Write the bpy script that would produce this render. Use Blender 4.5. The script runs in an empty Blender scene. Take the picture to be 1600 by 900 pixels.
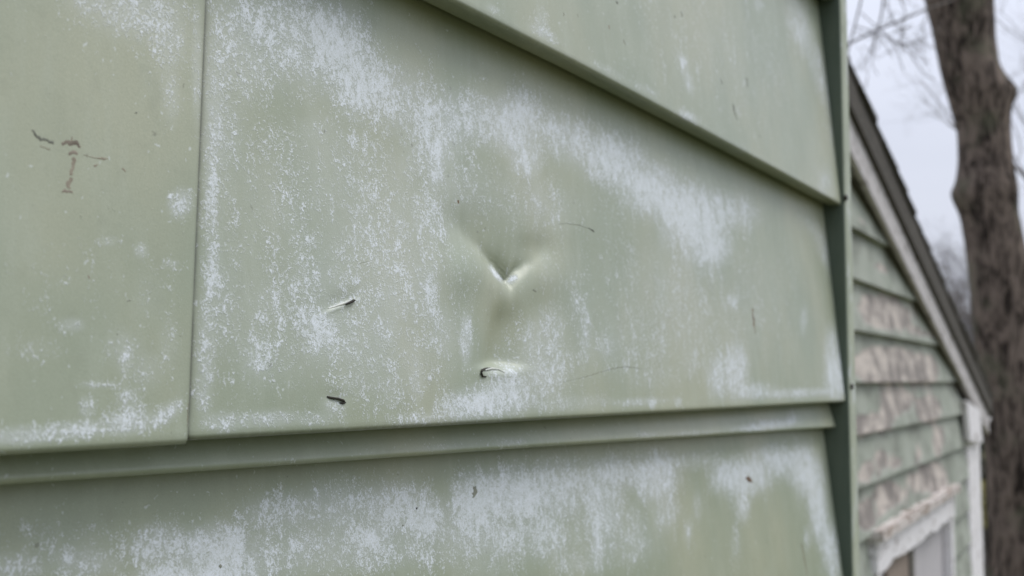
import bpy, bmesh, math, random
import numpy as np
from mathutils import Vector, Matrix, noise as mnoise
R = math.radians
random.seed(7)
S = bpy.context.scene
C = S.collection

# ------------------------------------------------------------------ camera
YAW, PITCH, ROLL, F = 0.58304, 0.08532, 0.00467, 1635.7   # F in pixels of a 1600 px wide frame
EYE = np.array([0.0, 0.0, 2.0])
_v = np.array([math.cos(YAW)*math.cos(PITCH), math.sin(YAW)*math.cos(PITCH), math.sin(PITCH)])
_r0 = np.array([math.sin(YAW), -math.cos(YAW), 0.0]); _u0 = np.cross(_r0, _v)
_r = _r0*math.cos(ROLL)+_u0*math.sin(ROLL); _u = -_r0*math.sin(ROLL)+_u0*math.cos(ROLL)

cam_d = bpy.data.cameras.new('camera'); cam = bpy.data.objects.new('camera', cam_d); C.objects.link(cam)
cam_d.sensor_width = 36.0; cam_d.lens = 36.0*F/1600.0
cam_d.clip_start = 0.01; cam_d.clip_end = 2000
cam.matrix_world = Matrix(((_r[0], _u[0], -_v[0], EYE[0]), (_r[1], _u[1], -_v[1], EYE[1]), (_r[2], _u[2], -_v[2], EYE[2]), (0, 0, 0, 1)))
cam_d.dof.use_dof = True; cam_d.dof.focus_distance = 0.44; cam_d.dof.aperture_fstop = 12.0; cam_d.dof.aperture_blades = 0
S.camera = cam

# ------------------------------------------------------------------ sky, sun, exposure
SUN_EL, SUN_AZ = R(58), R(-48)          # azimuth of the direction TOWARDS the sun, from +X
W = bpy.data.worlds.new('World'); S.world = W; W.use_nodes = True
wn, wl = W.node_tree.nodes, W.node_tree.links
wn.clear()
out = wn.new('ShaderNodeOutputWorld'); bg = wn.new('ShaderNodeBackground'); bg.inputs[1].default_value = 0.1
sky = wn.new('ShaderNodeTexSky'); sky.sky_type = 'NISHITA'; sky.sun_disc = False
sky.sun_elevation = SUN_EL; sky.sun_rotation = math.pi/2 - SUN_AZ
sky.dust_density = 3.0
hsv = wn.new('ShaderNodeHueSaturation'); hsv.inputs['Saturation'].default_value = 0.22
wl.new(sky.outputs[0], hsv.inputs['Color'])
tc = wn.new('ShaderNodeTexCoord'); cn = wn.new('ShaderNodeTexNoise'); cn.inputs['Scale'].default_value = 2.6; cn.inputs['Detail'].default_value = 4
cm = wn.new('ShaderNodeMapping'); cm.inputs['Scale'].default_value = (1, 1, 2.2)
wl.new(tc.outputs['Generated'], cm.inputs[0]); wl.new(cm.outputs[0], cn.inputs['Vector'])
cr = wn.new('ShaderNodeValToRGB'); cr.color_ramp.elements[0].position = 0.3; cr.color_ramp.elements[1].position = 0.75
cr.color_ramp.elements[0].color = (5.35, 5.7, 6.75, 1); cr.color_ramp.elements[1].color = (6.6, 6.95, 8.0, 1)
wl.new(cn.outputs['Fac'], cr.inputs[0])
sx = wn.new('ShaderNodeSeparateXYZ'); wl.new(tc.outputs['Generated'], sx.inputs[0])       # overcast deck: brightness (1 + 2 sin(height)) / 3, as under any closed cloud
og = wn.new('ShaderNodeMapRange'); og.inputs['From Min'].default_value = 0; og.inputs['From Max'].default_value = 1; og.inputs['To Min'].default_value = 0.76; og.inputs['To Max'].default_value = 2.28
wl.new(sx.outputs['Z'], og.inputs['Value'])
om = wn.new('ShaderNodeVectorMath'); om.operation = 'SCALE'; wl.new(cr.outputs[0], om.inputs[0]); wl.new(og.outputs[0], om.inputs['Scale'])
mx = wn.new('ShaderNodeMix'); mx.data_type = 'RGBA'; mx.inputs[0].default_value = 0.85      # closed cloud deck over the clear sky
wl.new(hsv.outputs[0], mx.inputs[6]); wl.new(om.outputs[0], mx.inputs[7])
wl.new(mx.outputs[2], bg.inputs[0]); wl.new(bg.outputs[0], out.inputs[0])
sun_d = bpy.data.lights.new('sun', 'SUN'); sun_d.energy = 1.5; sun_d.angle = R(30); sun_d.color = (1.0, 0.97, 0.91)
sun = bpy.data.objects.new('sun', sun_d); C.objects.link(sun)
sdir = Vector((math.cos(SUN_EL)*math.cos(SUN_AZ), math.cos(SUN_EL)*math.sin(SUN_AZ), math.sin(SUN_EL)))
sun.rotation_euler = sdir.to_track_quat('Z', 'Y').to_euler()
S.view_settings.view_transform = 'Standard'; S.view_settings.look = 'None'
S.view_settings.exposure = 0.27; S.view_settings.gamma = 1.0; S.view_settings.use_curve_mapping = False
S.render.engine = 'CYCLES'
S.cycles.use_denoising = True

# ------------------------------------------------------------------ measuring helpers (photo pixel -> place in the world)
def ray(px, py):
    return _v + _r*((px-800)/F) + _u*((450-py)/F)
def hit(px, py, Y):                      # on the vertical plane y = Y
    d = ray(px, py); return EYE + d*(Y/d[1])
def at_depth(px, py, dep):
    return EYE + ray(px, py)*dep
def project(P):
    d = P - EYE; z = d @ _v
    return 800 + F*(d @ _r)/z, 450 - F*(d @ _u)/z

# ------------------------------------------------------------------ object helpers
def link(name, me, mat=None, parent=None):
    o = bpy.data.objects.new(name, me); C.objects.link(o)
    if mat is not None and me is not None and not me.materials: me.materials.append(mat)
    if parent is not None: o.parent = parent
    return o
def thing(name, label, cat, loc=(0, 0, 0), group=None):
    o = bpy.data.objects.new(name, None); C.objects.link(o); o.location = loc; o.empty_display_size = 0.05
    o['label'] = label; o['category'] = cat
    if group: o['group'] = group
    return o
def mesh(verts, faces, smooth=False):
    me = bpy.data.meshes.new('m'); me.from_pydata([tuple(map(float, v)) for v in verts], [], faces)
    me.validate(); me.update()
    if smooth: me.shade_smooth()
    return me
def off(me, loc):                        # meshes are measured in world space; shift under a moved parent
    me.transform(Matrix.Translation(-Vector(loc))); return me
def prism(poly, ext, smooth=False):      # polygon (3D points) extruded by vector ext
    n = len(poly); a = [np.array(p, float) for p in poly]; e = np.array(ext, float)
    vs = a + [p+e for p in a]
    fs = [tuple(range(n)), tuple(range(2*n-1, n-1, -1))]
    fs += [(i, i+n, (i+1) % n+n, (i+1) % n) for i in range(n)]
    me = mesh(vs, fs)
    bm = bmesh.new(); bm.from_mesh(me); bmesh.ops.recalc_face_normals(bm, faces=bm.faces); bm.to_mesh(me); bm.free()
    return me
def bevel(me, w, seg=2):
    bm = bmesh.new(); bm.from_mesh(me)
    bmesh.ops.bevel(bm, geom=bm.edges[:], offset=w, segments=seg, affect='EDGES', clamp_overlap=True)
    bm.to_mesh(me); bm.free(); return me
def tube(paths, sides=6):                # list of [(point, radius), ...]
    vs, fs = [], []
    for path in paths:
        b = len(vs); n = len(path)
        for i, (p, r) in enumerate(path):
            p = np.array(p, float)
            t = np.array(path[min(i+1, n-1)][0], float) - np.array(path[max(i-1, 0)][0], float)
            t = t/(np.linalg.norm(t)+1e-12)
            h = np.array([0, 0, 1.0]) if abs(t[2]) < 0.9 else np.array([1.0, 0, 0])
            a = np.cross(t, h); a /= np.linalg.norm(a); c = np.cross(t, a)
            for k in range(sides):
                q = 2*math.pi*k/sides
                vs.append(p + r*(a*math.cos(q)+c*math.sin(q)))
        for i in range(n-1):
            for k in range(sides):
                k2 = (k+1) % sides
                fs.append((b+i*sides+k, b+i*sides+k2, b+(i+1)*sides+k2, b+(i+1)*sides+k))
        fs.append(tuple(b+k for k in range(sides))[::-1]); fs.append(tuple(b+(n-1)*sides+k for k in range(sides)))
    return mesh(vs, fs, True)

# ------------------------------------------------------------------ materials
class NT:
    def __init__(s, name):
        s.m = bpy.data.materials.new(name); s.m.use_nodes = True; s.t = s.m.node_tree; s.b = s.t.nodes['Principled BSDF']
        s.co = s.t.nodes.new('ShaderNodeTexCoord').outputs['Object']
    def n(s, kind, **kw):
        x = s.t.nodes.new(kind)
        for k, v in kw.items(): setattr(x, k, v)
        return x
    def link(s, a, b): s.t.links.new(a, b)
    def put(s, sock, v):
        if hasattr(v, 'is_output'): s.link(v, sock)
        else: sock.default_value = v
    def noise(s, scale, detail=3, rough=0.5, stretch=(1, 1, 1), dist=0.0, offset=(0, 0, 0)):
        mp = s.n('ShaderNodeMapping'); mp.inputs['Scale'].default_value = stretch; mp.inputs['Location'].default_value = offset; s.link(s.co, mp.inputs[0])
        x = s.n('ShaderNodeTexNoise'); x.inputs['Scale'].default_value = scale; x.inputs['Detail'].default_value = detail
        x.inputs['Roughness'].default_value = rough; x.inputs['Distortion'].default_value = dist
        s.link(mp.outputs[0], x.inputs['Vector']); return x.outputs['Fac']
    def math(s, op, a, b=0.0, c=0.0, clamp=False):
        x = s.n('ShaderNodeMath', operation=op, use_clamp=clamp)
        for i, v in enumerate((a, b, c)): s.put(x.inputs[i], v)
        return x.outputs[0]
    def sstep(s, v, lo, hi, a=0.0, b=1.0):
        x = s.n('ShaderNodeMapRange', interpolation_type='SMOOTHSTEP')
        for i, q in enumerate((v, lo, hi, a, b)): s.put(x.inputs[i], q)
        return x.outputs[0]
    def mix(s, f, a, b):
        x = s.n('ShaderNodeMix', data_type='RGBA')
        s.put(x.inputs[0], f)
        for i, q in ((6, a), (7, b)): s.put(x.inputs[i], q if hasattr(q, 'is_output') else (*q, 1))
        return x.outputs[2]
    def attr(s, name):
        return s.n('ShaderNodeAttribute', attribute_name=name).outputs['Fac']
    def bump(s, h, dist, strength=1.0, prev=None):
        x = s.n('ShaderNodeBump'); x.inputs['Distance'].default_value = dist; x.inputs['Strength'].default_value = strength
        s.link(h, x.inputs['Height'])
        if prev is not None: s.link(prev, x.inputs['Normal'])
        return x.outputs[0]
    def done(s, col, rough=0.6, normal=None, spec=0.5):
        s.put(s.b.inputs['Base Color'], col if hasattr(col, 'is_output') else (*col, 1)); s.put(s.b.inputs['Roughness'], rough)
        s.b.inputs['Specular IOR Level'].default_value = spec
        if normal is not None: s.link(normal, s.b.inputs['Normal'])
        return s.m

def mat_siding():
    t = NT('chalky green painted siding')
    big = t.noise(9, 3, 0.55, (1, 1, 0.7)); mid = t.noise(45, 3, 0.6, (1.3, 1, 0.5), offset=(3, 1, 2)); streak = t.noise(160, 2, 0.5, (1, 1, 0.07), offset=(1, 4, 2))
    g = t.mix(t.sstep(big, 0.35, 0.68), (0.294, 0.333, 0.248), (0.374, 0.389, 0.284))
    g = t.mix(t.math('MULTIPLY', t.sstep(mid, 0.45, 0.75), 0.30), g, (0.40, 0.435, 0.352))
    g = t.mix(t.math('MULTIPLY', t.sstep(streak, 0.5, 0.8), 0.28), g, (0.415, 0.445, 0.36))
    g = t.mix(t.math('MULTIPLY', t.sstep(t.noise(22, 4, 0.6, (1.6, 1, 0.35), offset=(8, 1, 7)), 0.5, 0.78), 0.30), g, (0.265, 0.295, 0.215))
    g = t.mix(t.math('MULTIPLY', t.sstep(t.noise(1700, 2, 0.6, (1, 1, 0.8)), 0.35, 0.7), 0.24), g, (0.23, 0.26, 0.19))
    g = t.mix(t.math('MULTIPLY', t.sstep(t.noise(90, 4, 0.65, (1, 1, 0.8), 0.4, offset=(6, 2, 9)), 0.52, 0.75), 0.28), g, (0.255, 0.275, 0.20))
    # chalk: where it lies is the 'chalk' attribute, how it breaks up is noise
    dens = t.attr('chalk')
    f1 = t.noise(860, 3, 0.62, (1.0, 1, 0.85), 1.0); f2 = t.noise(190, 4, 0.62, (1.1, 1, 0.78), 0.5, offset=(7, 3, 1)); f3 = t.noise(45, 3, 0.55, (1.4, 1, 0.5), offset=(2, 9, 5))
    worm = t.math('ABSOLUTE', t.math('SUBTRACT', t.noise(560, 2, 0.5, (1.1, 1, 0.75), 1.6, offset=(5, 5, 8)), 0.5))   # thin crinkled lines where the paint shows through
    n = t.math('ADD', t.math('MULTIPLY_ADD', f1, 0.85, -0.425), t.math('MULTIPLY_ADD', f2, 0.48, -0.24)); n = t.math('ADD', n, t.math('MULTIPLY_ADD', f3, 0.32, -0.16))
    th = t.math('MULTIPLY_ADD', dens, -0.36, 0.205)
    spk = t.sstep(t.math('SUBTRACT', n, th), -0.06, 0.14)
    crk = t.sstep(worm, 0.0, 0.075)
    film = t.math('MULTIPLY', t.sstep(dens, 0.12, 1.05), t.math('ADD', t.math('MULTIPLY_ADD', f2, 0.55, -0.05), t.math('MULTIPLY', f1, 0.45)))                         # thin even bloom between the flecks
    wgt = t.math('MULTIPLY_ADD', f2, 0.60, 0.54)
    ck = t.math('MULTIPLY', t.math('MULTIPLY', spk, wgt), t.math('MULTIPLY_ADD', crk, 0.42, 0.58))
    ck = t.math('MAXIMUM', ck, film)
    ck = t.math('MULTIPLY', ck, t.sstep(dens, 0.0, 0.12), clamp=True)
    col = t.mix(ck, g, (0.69, 0.73, 0.778))
    # stray white specks all over
    sp = t.sstep(t.noise(430, 2, 0.5, (1, 1, 0.8), 0.5, offset=(9, 9, 3)), 0.69, 0.74)
    col = t.mix(t.math('MULTIPLY', sp, 0.5), col, (0.62, 0.66, 0.68))
    dirt = t.noise(210, 3, 0.6, offset=(11, 2, 6))
    dots = t.sstep(dirt, 0.70, 0.76)
    col = t.mix(t.math('MULTIPLY', dots, 0.5), col, (0.12, 0.12, 0.09))
    gr = t.attr('grime')  # grime on the noses, plus lap-gap shade painted along the seam
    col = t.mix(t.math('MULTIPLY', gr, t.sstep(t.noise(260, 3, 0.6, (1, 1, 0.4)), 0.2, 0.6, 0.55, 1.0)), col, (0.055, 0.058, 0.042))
    h = t.math('ADD', t.math('MULTIPLY', spk, 0.5), t.math('MULTIPLY', t.noise(1400, 2, 0.5), 0.25))
    nb = t.bump(h, 0.00028, 0.8)
    nb = t.bump(t.noise(14, 2, 0.5, (1, 1, 0.8), offset=(1, 2, 3)), 0.004, 0.35, nb)
    rough = t.math('MULTIPLY_ADD', ck, 0.25, 0.36)
    return t.done(col, rough, nb, 0.5)
def mat_plain(name, a, b, scale=30, rough=0.6, stretch=(1, 1, 1), bd=0.0, spec=0.4):
    t = NT(name); n = t.noise(scale, 4, 0.6, stretch)
    nb = t.bump(n, bd, 0.7) if bd else None
    return t.done(t.mix(t.sstep(n, 0.3, 0.7), a, b), rough, nb, spec)
def mat_trim():
    t = NT('weathered green corner trim paint')
    g = t.mix(t.sstep(t.noise(40, 4, 0.6, (1, 1, 0.2)), 0.3, 0.7), (0.32, 0.355, 0.265), (0.40, 0.43, 0.335))
    c = t.mix(t.math('MULTIPLY', t.sstep(t.noise(130, 4, 0.65, (1, 1, 0.22), 0.4), 0.52, 0.66), 0.6), g, (0.60, 0.63, 0.64))
    c = t.mix(t.math('MULTIPLY', t.sstep(t.noise(90, 3, 0.6, (1, 1, 0.3), offset=(4, 4, 4)), 0.60, 0.72), 0.6), c, (0.14, 0.15, 0.11))
    return t.done(c, 0.55, t.bump(t.noise(60, 3), 0.0006, 0.7), 0.4)
def mat_clapboard():
    t = NT('peeling green clapboard paint')
    g = t.mix(t.sstep(t.noise(7, 3), 0.35, 0.65), (0.29, 0.315, 0.265), (0.35, 0.37, 0.32))
    g = t.mix(t.math('MULTIPLY', t.sstep(t.noise(8, 5, 0.65, (0.7, 1, 1), offset=(2, 2, 7)), 0.45, 0.65), 0.65), g, (0.15, 0.155, 0.13))
    wood = t.mix(t.sstep(t.noise(11, 5, 0.55, (0.8, 1, 0.8)), 0.40, 0.62), (0.22, 0.197, 0.182), (0.53, 0.475, 0.425))
    wood = t.mix(t.math('MULTIPLY', t.sstep(t.noise(50, 3, 0.6, (0.12, 1, 2.0), offset=(4, 4, 1)), 0.5, 0.66), 0.45), wood, (0.20, 0.18, 0.17))
    p = t.math('ADD', t.math('MULTIPLY', t.noise(10, 3, 0.55, (0.8, 1, 0.9), 0.5), 0.6), t.math('MULTIPLY', t.attr('peel'), 0.74))
    f = t.sstep(p, 0.56, 0.66)
    rim = t.math('MULTIPLY', t.sstep(p, 0.54, 0.575), t.sstep(p, 0.575, 0.61, 1, 0))
    col = t.mix(f, g, wood); col = t.mix(t.math('MULTIPLY', rim, 0.35), col, (0.5, 0.48, 0.45))
    return t.done(col, 0.75, t.bump(t.math('SUBTRACT', 1.0, f), 0.002, 0.8), 0.25)
def mat_flaky(name, paint, wood, amount):
    t = NT(name)
    n = t.noise(22, 5, 0.65, (1, 1, 1.2), 0.8)
    f = t.sstep(n, amount, amount+0.06)
    wd = t.mix(t.sstep(t.noise(60, 3, 0.6, (0.3, 1, 1)), 0.35, 0.65), tuple(c*0.55 for c in wood), wood)
    return t.done(t.mix(f, paint, wd), 0.7, t.bump(t.math('SUBTRACT', 1.0, f), 0.0015, 0.8), 0.3)
def mat_bark():
    t = NT('rough bark')
    a = t.noise(11, 6, 0.7, (1, 1, 0.34), 1.2); b = t.noise(34, 4, 0.65, (1, 1, 0.2), 0.6)
    m = t.math('ADD', t.math('MULTIPLY', a, 0.55), t.math('MULTIPLY', b, 0.45))
    col = t.mix(t.sstep(m, 0.41, 0.58), (0.020, 0.015, 0.012), (0.205, 0.162, 0.135))
    col = t.mix(t.math('MULTIPLY', t.sstep(t.noise(3.2, 4, 0.6, offset=(3, 3, 3)), 0.52, 0.68), 0.5), col, (0.13, 0.135, 0.09))
    return t.done(col, 0.9, t.bump(m, 0.03, 1.0), 0.2)
def mat_glass():
    t = NT('grey window glass'); t.b.inputs['IOR'].default_value = 1.45
    return t.done((0.10, 0.10, 0.105), 0.06, None, 0.6)

M = dict(siding=mat_siding(),
         post=mat_trim(),
         channel=mat_plain('green channel with painted shade', (0.060, 0.082, 0.060), (0.085, 0.108, 0.08), 60, 0.6, (1, 1, 0.2)),  # darkened green: the shade of the recess is put into the colour
         house=mat_plain('green end wall paint', (0.30, 0.34, 0.25), (0.36, 0.39, 0.30), 5, 0.7),
         black=mat_plain('dark grime', (0.022, 0.02, 0.016), (0.05, 0.045, 0.035), 300, 0.8),
         rust=mat_plain('brown rust', (0.09, 0.055, 0.035), (0.20, 0.13, 0.085), 300, 0.85),
         greyline=mat_plain('grey scuff', (0.17, 0.18, 0.145), (0.24, 0.25, 0.20), 300, 0.7),
         scuff=mat_plain('dark scuff', (0.11, 0.115, 0.09), (0.17, 0.175, 0.14), 300, 0.7),
         stain=mat_plain('brown stain', (0.15, 0.128, 0.10), (0.26, 0.225, 0.18), 200, 0.85),
         faint=mat_plain('faint brown stain', (0.22, 0.19, 0.145), (0.30, 0.27, 0.21), 300, 0.8),
         bare=mat_plain('bare raised metal', (0.48, 0.50, 0.46), (0.60, 0.61, 0.57), 300, 0.45),
         clap=mat_clapboard(),
         trimw=mat_flaky('flaking white trim paint', (0.76, 0.74, 0.75), (0.36, 0.31, 0.275), 0.58),
         ledge=mat_flaky('flaking pale ledge paint', (0.60, 0.55, 0.52), (0.36, 0.28, 0.23), 0.50),
         rake=mat_flaky('weathered grey rake board', (0.50, 0.475, 0.47), (0.26, 0.23, 0.21), 0.56),
         shingle=mat_plain('dark brown shingle', (0.045, 0.040, 0.034), (0.085, 0.075, 0.062), 60, 0.9, bd=0.003),
         soffit=mat_plain('dark soffit wood', (0.10, 0.095, 0.085), (0.15, 0.14, 0.12), 20, 0.8),
         bark=mat_bark(), glass=mat_glass(),
         twig=mat_plain('grey brown twigs', (0.11, 0.095, 0.085), (0.17, 0.15, 0.135), 3, 0.9),
         curtain=mat_plain('grey curtain cloth', (0.42, 0.40, 0.41), (0.5, 0.48, 0.49), 40, 0.9, (4, 4, 0.2)),
         brownwood=mat_plain('bare brown wood', (0.22, 0.175, 0.145), (0.34, 0.28, 0.235), 30, 0.8, (1, 1, 0.15)),
         hedge=mat_plain('dark evergreen leaves', (0.022, 0.03, 0.018), (0.05, 0.06, 0.03), 8, 0.8),
         yellow=mat_plain('yellow green leaves', (0.24, 0.22, 0.07), (0.36, 0.32, 0.13), 8, 0.8),
         farroof=mat_plain('slate grey far roof', (0.16, 0.17, 0.20), (0.21, 0.22, 0.255), 2, 0.8),
         farwall=mat_plain('pale far wall paint', (0.55, 0.55, 0.57), (0.62, 0.62, 0.64), 2, 0.8))

# ------------------------------------------------------------------ ground
gt = NT('winter lawn')
gcol = gt.mix(gt.sstep(gt.noise(0.9, 5, 0.65), 0.35, 0.65), (0.085, 0.10, 0.042), (0.17, 0.155, 0.075))
gmat = gt.done(gcol, 0.95, gt.bump(gt.noise(30, 4), 0.03), 0.2)
n = 60; gv = []
for j in range(n+1):
    for i in range(n+1):
        a = (i/n*2-1); b = (j/n*2-1)
        x, y = 900*a*abs(a), 900*b*abs(b)
        gv.append((x, y, 0.10*mnoise.noise(Vector((x*0.12, y*0.12, 0))) if max(abs(x), abs(y)) > 9 else 0.0))
g = link('ground', mesh(gv, [(j*(n+1)+i, j*(n+1)+i+1, (j+1)*(n+1)+i+1, (j+1)*(n+1)+i) for j in range(n) for i in range(n)], True), gmat)
g['kind'] = 'structure'

# ------------------------------------------------------------------ the sided house wall
YN = 0.29                # plane of the noses (lower front edges) of the courses
DEEP = 0.020             # how far the top of a course lies behind its nose
ZU, ZL = 2.0+0.17794, 2.0-0.02206          # noses of the upper and the middle course
EXPO = ZU-ZL
XR = float(hit(1321, 627, YN)[0])          # right ends of the panels
wall = thing('siding_wall', 'pale green metal siding wall in the foreground, chalky and dented, with corner trim', 'wall', (0.5, YN, 0))
WL = wall.location

def softblob(px, py, blobs):
    d = np.zeros_like(px)
    for (cx, cy, rx, ry, ang, amp) in blobs:
        a = math.radians(ang); dx, dy = px-cx, py-cy
        u = (dx*math.cos(a)+dy*math.sin(a))/rx; w = (-dx*math.sin(a)+dy*math.cos(a))/ry
        d = np.maximum(d, amp*np.exp(-(u*u+w*w)**1.25)) + 0.25*np.minimum(d, amp*np.exp(-(u*u+w*w)**1.25))
    return d

CH_MID = [(790, 310, 110, 60, 10, .33), (730, 290, 60, 50, 0, .36), (860, 330, 50, 50, 0, .34), (880, 430, 90, 50, 0, .24), (670, 340, 60, 60, 0, .34),
(1050, 480, 180, 120, 0, .34), (1180, 470, 80, 120, 0, .30), (560, 420, 200, 160, 0, .36),
(774, 428, 18, 4.5, 52, 1.1), (800, 437, 11, 5, -36, .85), (500, 300, 170, 130, 20, .33), (640, 400, 110, 90, 20, .34), (450, 520, 140, 120, 0, .33), (620, 570, 130, 90, 0, .36), (840, 570, 90, 70, 0, .36), (1000, 540, 140, 80, 0, .27), (360, 420, 60, 200, 0, .36),
  # the big patch along the top of the middle panel, then its drips and flecks (measured on the panel)
 (470, 60, 130, 95, 20, .62), (520, 60, 70, 60, 45, .85), (560, 125, 70, 55, 50, .80), (385, 60, 70, 120, 0, .55), (350, 200, 45, 90, 0, .42),
 (620, 150, 80, 65, 30, .66), (690, 205, 55, 75, 20, .72), (682, 265, 14, 40, 0, .70), (750, 185, 70, 50, 25, .66), (805, 190, 48, 55, 20, .98), (822, 245, 30, 40, 0, .80),
 (890, 215, 70, 42, 28, .74), (960, 250, 70, 48, 28, .86), (1020, 295, 60, 48, 30, .92), (1085, 335, 58, 55, 40, 1.0), (1110, 385, 38, 40, 0, .85), (1155, 330, 42, 34, 30, .68), (1075, 380, 16, 60, 0, .6), (1040, 360, 16, 45, 0, .5),
 (336, 150, 22, 160, 0, .55), (331, 300, 15, 90, 0, .62), (334, 420, 14, 60, 0, .55), (322, 540, 20, 100, 0, .52), (318, 610, 18, 50, 0, .5), (345, 480, 30, 60, 0, .42),
 (430, 350, 40, 50, 0, .34), (560, 260, 130, 80, 20, .36), (500, 210, 60, 50, 0, .40), (640, 260, 50, 50, 0, .42), (840, 310, 16, 40, 0, .45), (590, 340, 90, 60, 0, .28),
 (500, 515, 34, 42, 10, .74), (420, 470, 34, 40, 0, .46), (405, 560, 36, 40, 0, .48), (480, 440, 40, 30, 0, .42), (540, 540, 40, 45, 0, .50), (600, 520, 44, 70, 0, .48), (640, 450, 40, 60, 0, .46),
 (672, 450, 14, 60, 0, .62), (690, 520, 36, 60, 0, .52), (728, 530, 12, 48, 0, .80), (650, 590, 16, 50, 0, .60), (560, 600, 40, 26, 0, .40), (610, 610, 20, 40, 0, .46),
 (760, 628, 80, 30, -4, .78), (790, 610, 40, 40, 0, .80), (720, 640, 40, 24, 0, .70), (850, 590, 50, 44, 0, .55), (860, 520, 34, 60, 0, .50), (830, 530, 20, 40, 0, .52), (915, 520, 14, 60, 0, .52), (900, 480, 20, 40, 0, .40), (950, 540, 44, 40, 0, .42), (880, 630, 90, 16, -3, .5),
 (350, 660, 40, 20, 0, .62), (420, 655, 60, 16, -3, .64), (490, 655, 40, 14, -3, .5), (520, 635, 24, 22, 0, .5), (660, 655, 60, 14, -3, .60),
 (1150, 575, 22, 50, 0, .88), (1120, 590, 20, 40, 0, .70), (1170, 610, 46, 16, 0, .66), (1250, 614, 90, 9, -3, .70), (1308, 585, 22, 46, 0, .95), (1300, 540, 16, 40, 0, .66), (1256, 500, 7, 30, 5, .62), (1145, 470, 10, 14, 20, .7),
 (1285, 385, 12, 50, -16, .60), (1262, 350, 14, 26, -40, .40), (1010, 420, 60, 50, 0, .26), (1060, 470, 40, 60, 0, .30), (1080, 560, 20, 40, 0, .40), (1020, 590, 60, 30, 0, .34), (1000, 628, 60, 8, -3, .55), (1060, 628, 6, 10, 0, .8), (1020, 630, 6, 10, 0, .8),
 (380, 270, 60, 60, 0, .30), (460, 570, 120, 70, 0, .24), (580, 450, 120, 80, 0, .26), (920, 330, 120, 60, 30, .24)]
CH_LEFT = [(215, 20, 90, 55, 10, .60), (150, 0, 60, 40, 0, .5), (265, 60, 36, 70, 0, .50), (268, 150, 20, 60, 0, .48), (308, 100, 10, 120, 0, .55), (282, 318, 22, 28, 20, .78), (172, 376, 18, 7, 0, .62), (220, 392, 14, 14, 0, .60), (268, 412, 18, 9, 0, .5),
 (112, 508, 26, 14, 0, .58), (60, 545, 60, 30, 0, .3), (150, 598, 46, 5, 1, .82), (195, 560, 20, 40, 0, .44), (230, 580, 30, 40, 0, .42), (190, 545, 40, 40, 0, .36),
 (40, 680, 60, 18, 0, .68), (120, 672, 60, 16, -4, .74), (200, 660, 50, 22, -8, .80), (262, 645, 34, 16, -38, .70), (135, 636, 16, 22, 0, .56), (200, 625, 26, 24, 0, .5), (10, 685, 50, 14, 0, .62), (265, 540, 24, 60, 0, .34), (235, 460, 40, 60, 0, .26), (120, 440, 100, 60, 0, .2)]
CH_UP = [(1140, 90, 190, 120, 28, .30), (1068, 98, 7, 16, -10, .8), (1076, 128, 7, 24, -12, .78), (1185, 8, 8, 14, 0, .66), (770, 14, 18, 8, 28, .55), (850, 52, 34, 10, 28, .6), (845, 30, 14, 24, 0, .45), (1075, 182, 22, 10, 28, .66), (950, 110, 40, 9, 28, .4), (1010, 140, 30, 9, 28, .4),
 (1250, 40, 22, 60, -20, .62), (1280, 110, 16, 70, -14, .60), (1296, 200, 10, 80, -6, .42), (1288, 285, 16, 30, 0, .55), (1150, 230, 100, 14, 28, .22)]
CH_LOW = [(660, 845, 360, 60, -3, .44), (980, 850, 90, 50, 0, .38), (100, 840, 140, 50, 0, .34), (420, 870, 160, 50, 0, .46),
(20, 885, 60, 30, 0, .58), (130, 880, 70, 34, 0, .62), (250, 850, 60, 40, -10, .72), (330, 860, 66, 46, -15, .96), (300, 905, 90, 30, 0, .98), (380, 890, 50, 40, 0, .75), (240, 900, 40, 20, 0, .7),
 (430, 800, 80, 40, -10, .62), (520, 790, 80, 48, -6, .66), (610, 790, 70, 48, -6, .72), (660, 810, 50, 46, 20, .80), (580, 840, 50, 36, 0, .74), (490, 850, 70, 40, 0, .58), (560, 880, 90, 26, 0, .44),
 (745, 780, 48, 50, 0, .95), (800, 770, 56, 50, -6, .92), (725, 830, 36, 40, 0, .66), (780, 840, 50, 34, 0, .66), (870, 760, 60, 54, 0, .80), (850, 830, 50, 50, 0, .66), (940, 790, 40, 70, 0, .78), (935, 850, 10, 50, 0, .8), (960, 740, 60, 34, -5, .76), (1025, 745, 40, 48, 0, .86), (1040, 800, 26, 40, 0, .62), (990, 830, 26, 60, 0, .52), (900, 880, 60, 30, 0, .48), (760, 885, 80, 30, 0, .40), (1075, 830, 10, 30, 0, .5), (1090, 790, 10, 34, 0, .5),
 (1165, 745, 50, 36, -10, .94), (1130, 745, 26, 30, 0, .72), (1160, 790, 14, 30, 0, .70), (1215, 720, 46, 30, 10, .84), (1258, 735, 30, 50, -10, .92), (1278, 790, 18, 70, -8, .84), (1298, 860, 16, 60, -6, .80), (1262, 840, 8, 30, 0, .5), (1150, 850, 12, 40, 0, .4), (1080, 720, 60, 20, -5, .5)]
CH_STRIP = [(1210, 662, 44, 10, -4, .82), (1180, 668, 40, 8, -4, .7), (1238, 652, 10, 12, 0, .7), (1080, 678, 60, 6, -4, .5), (800, 692, 30, 10, 0, .5), (1010, 680, 20, 8, -4, .55), (690, 700, 50, 8, -4, .4), (450, 722, 60, 8, -4, .3)]

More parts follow.
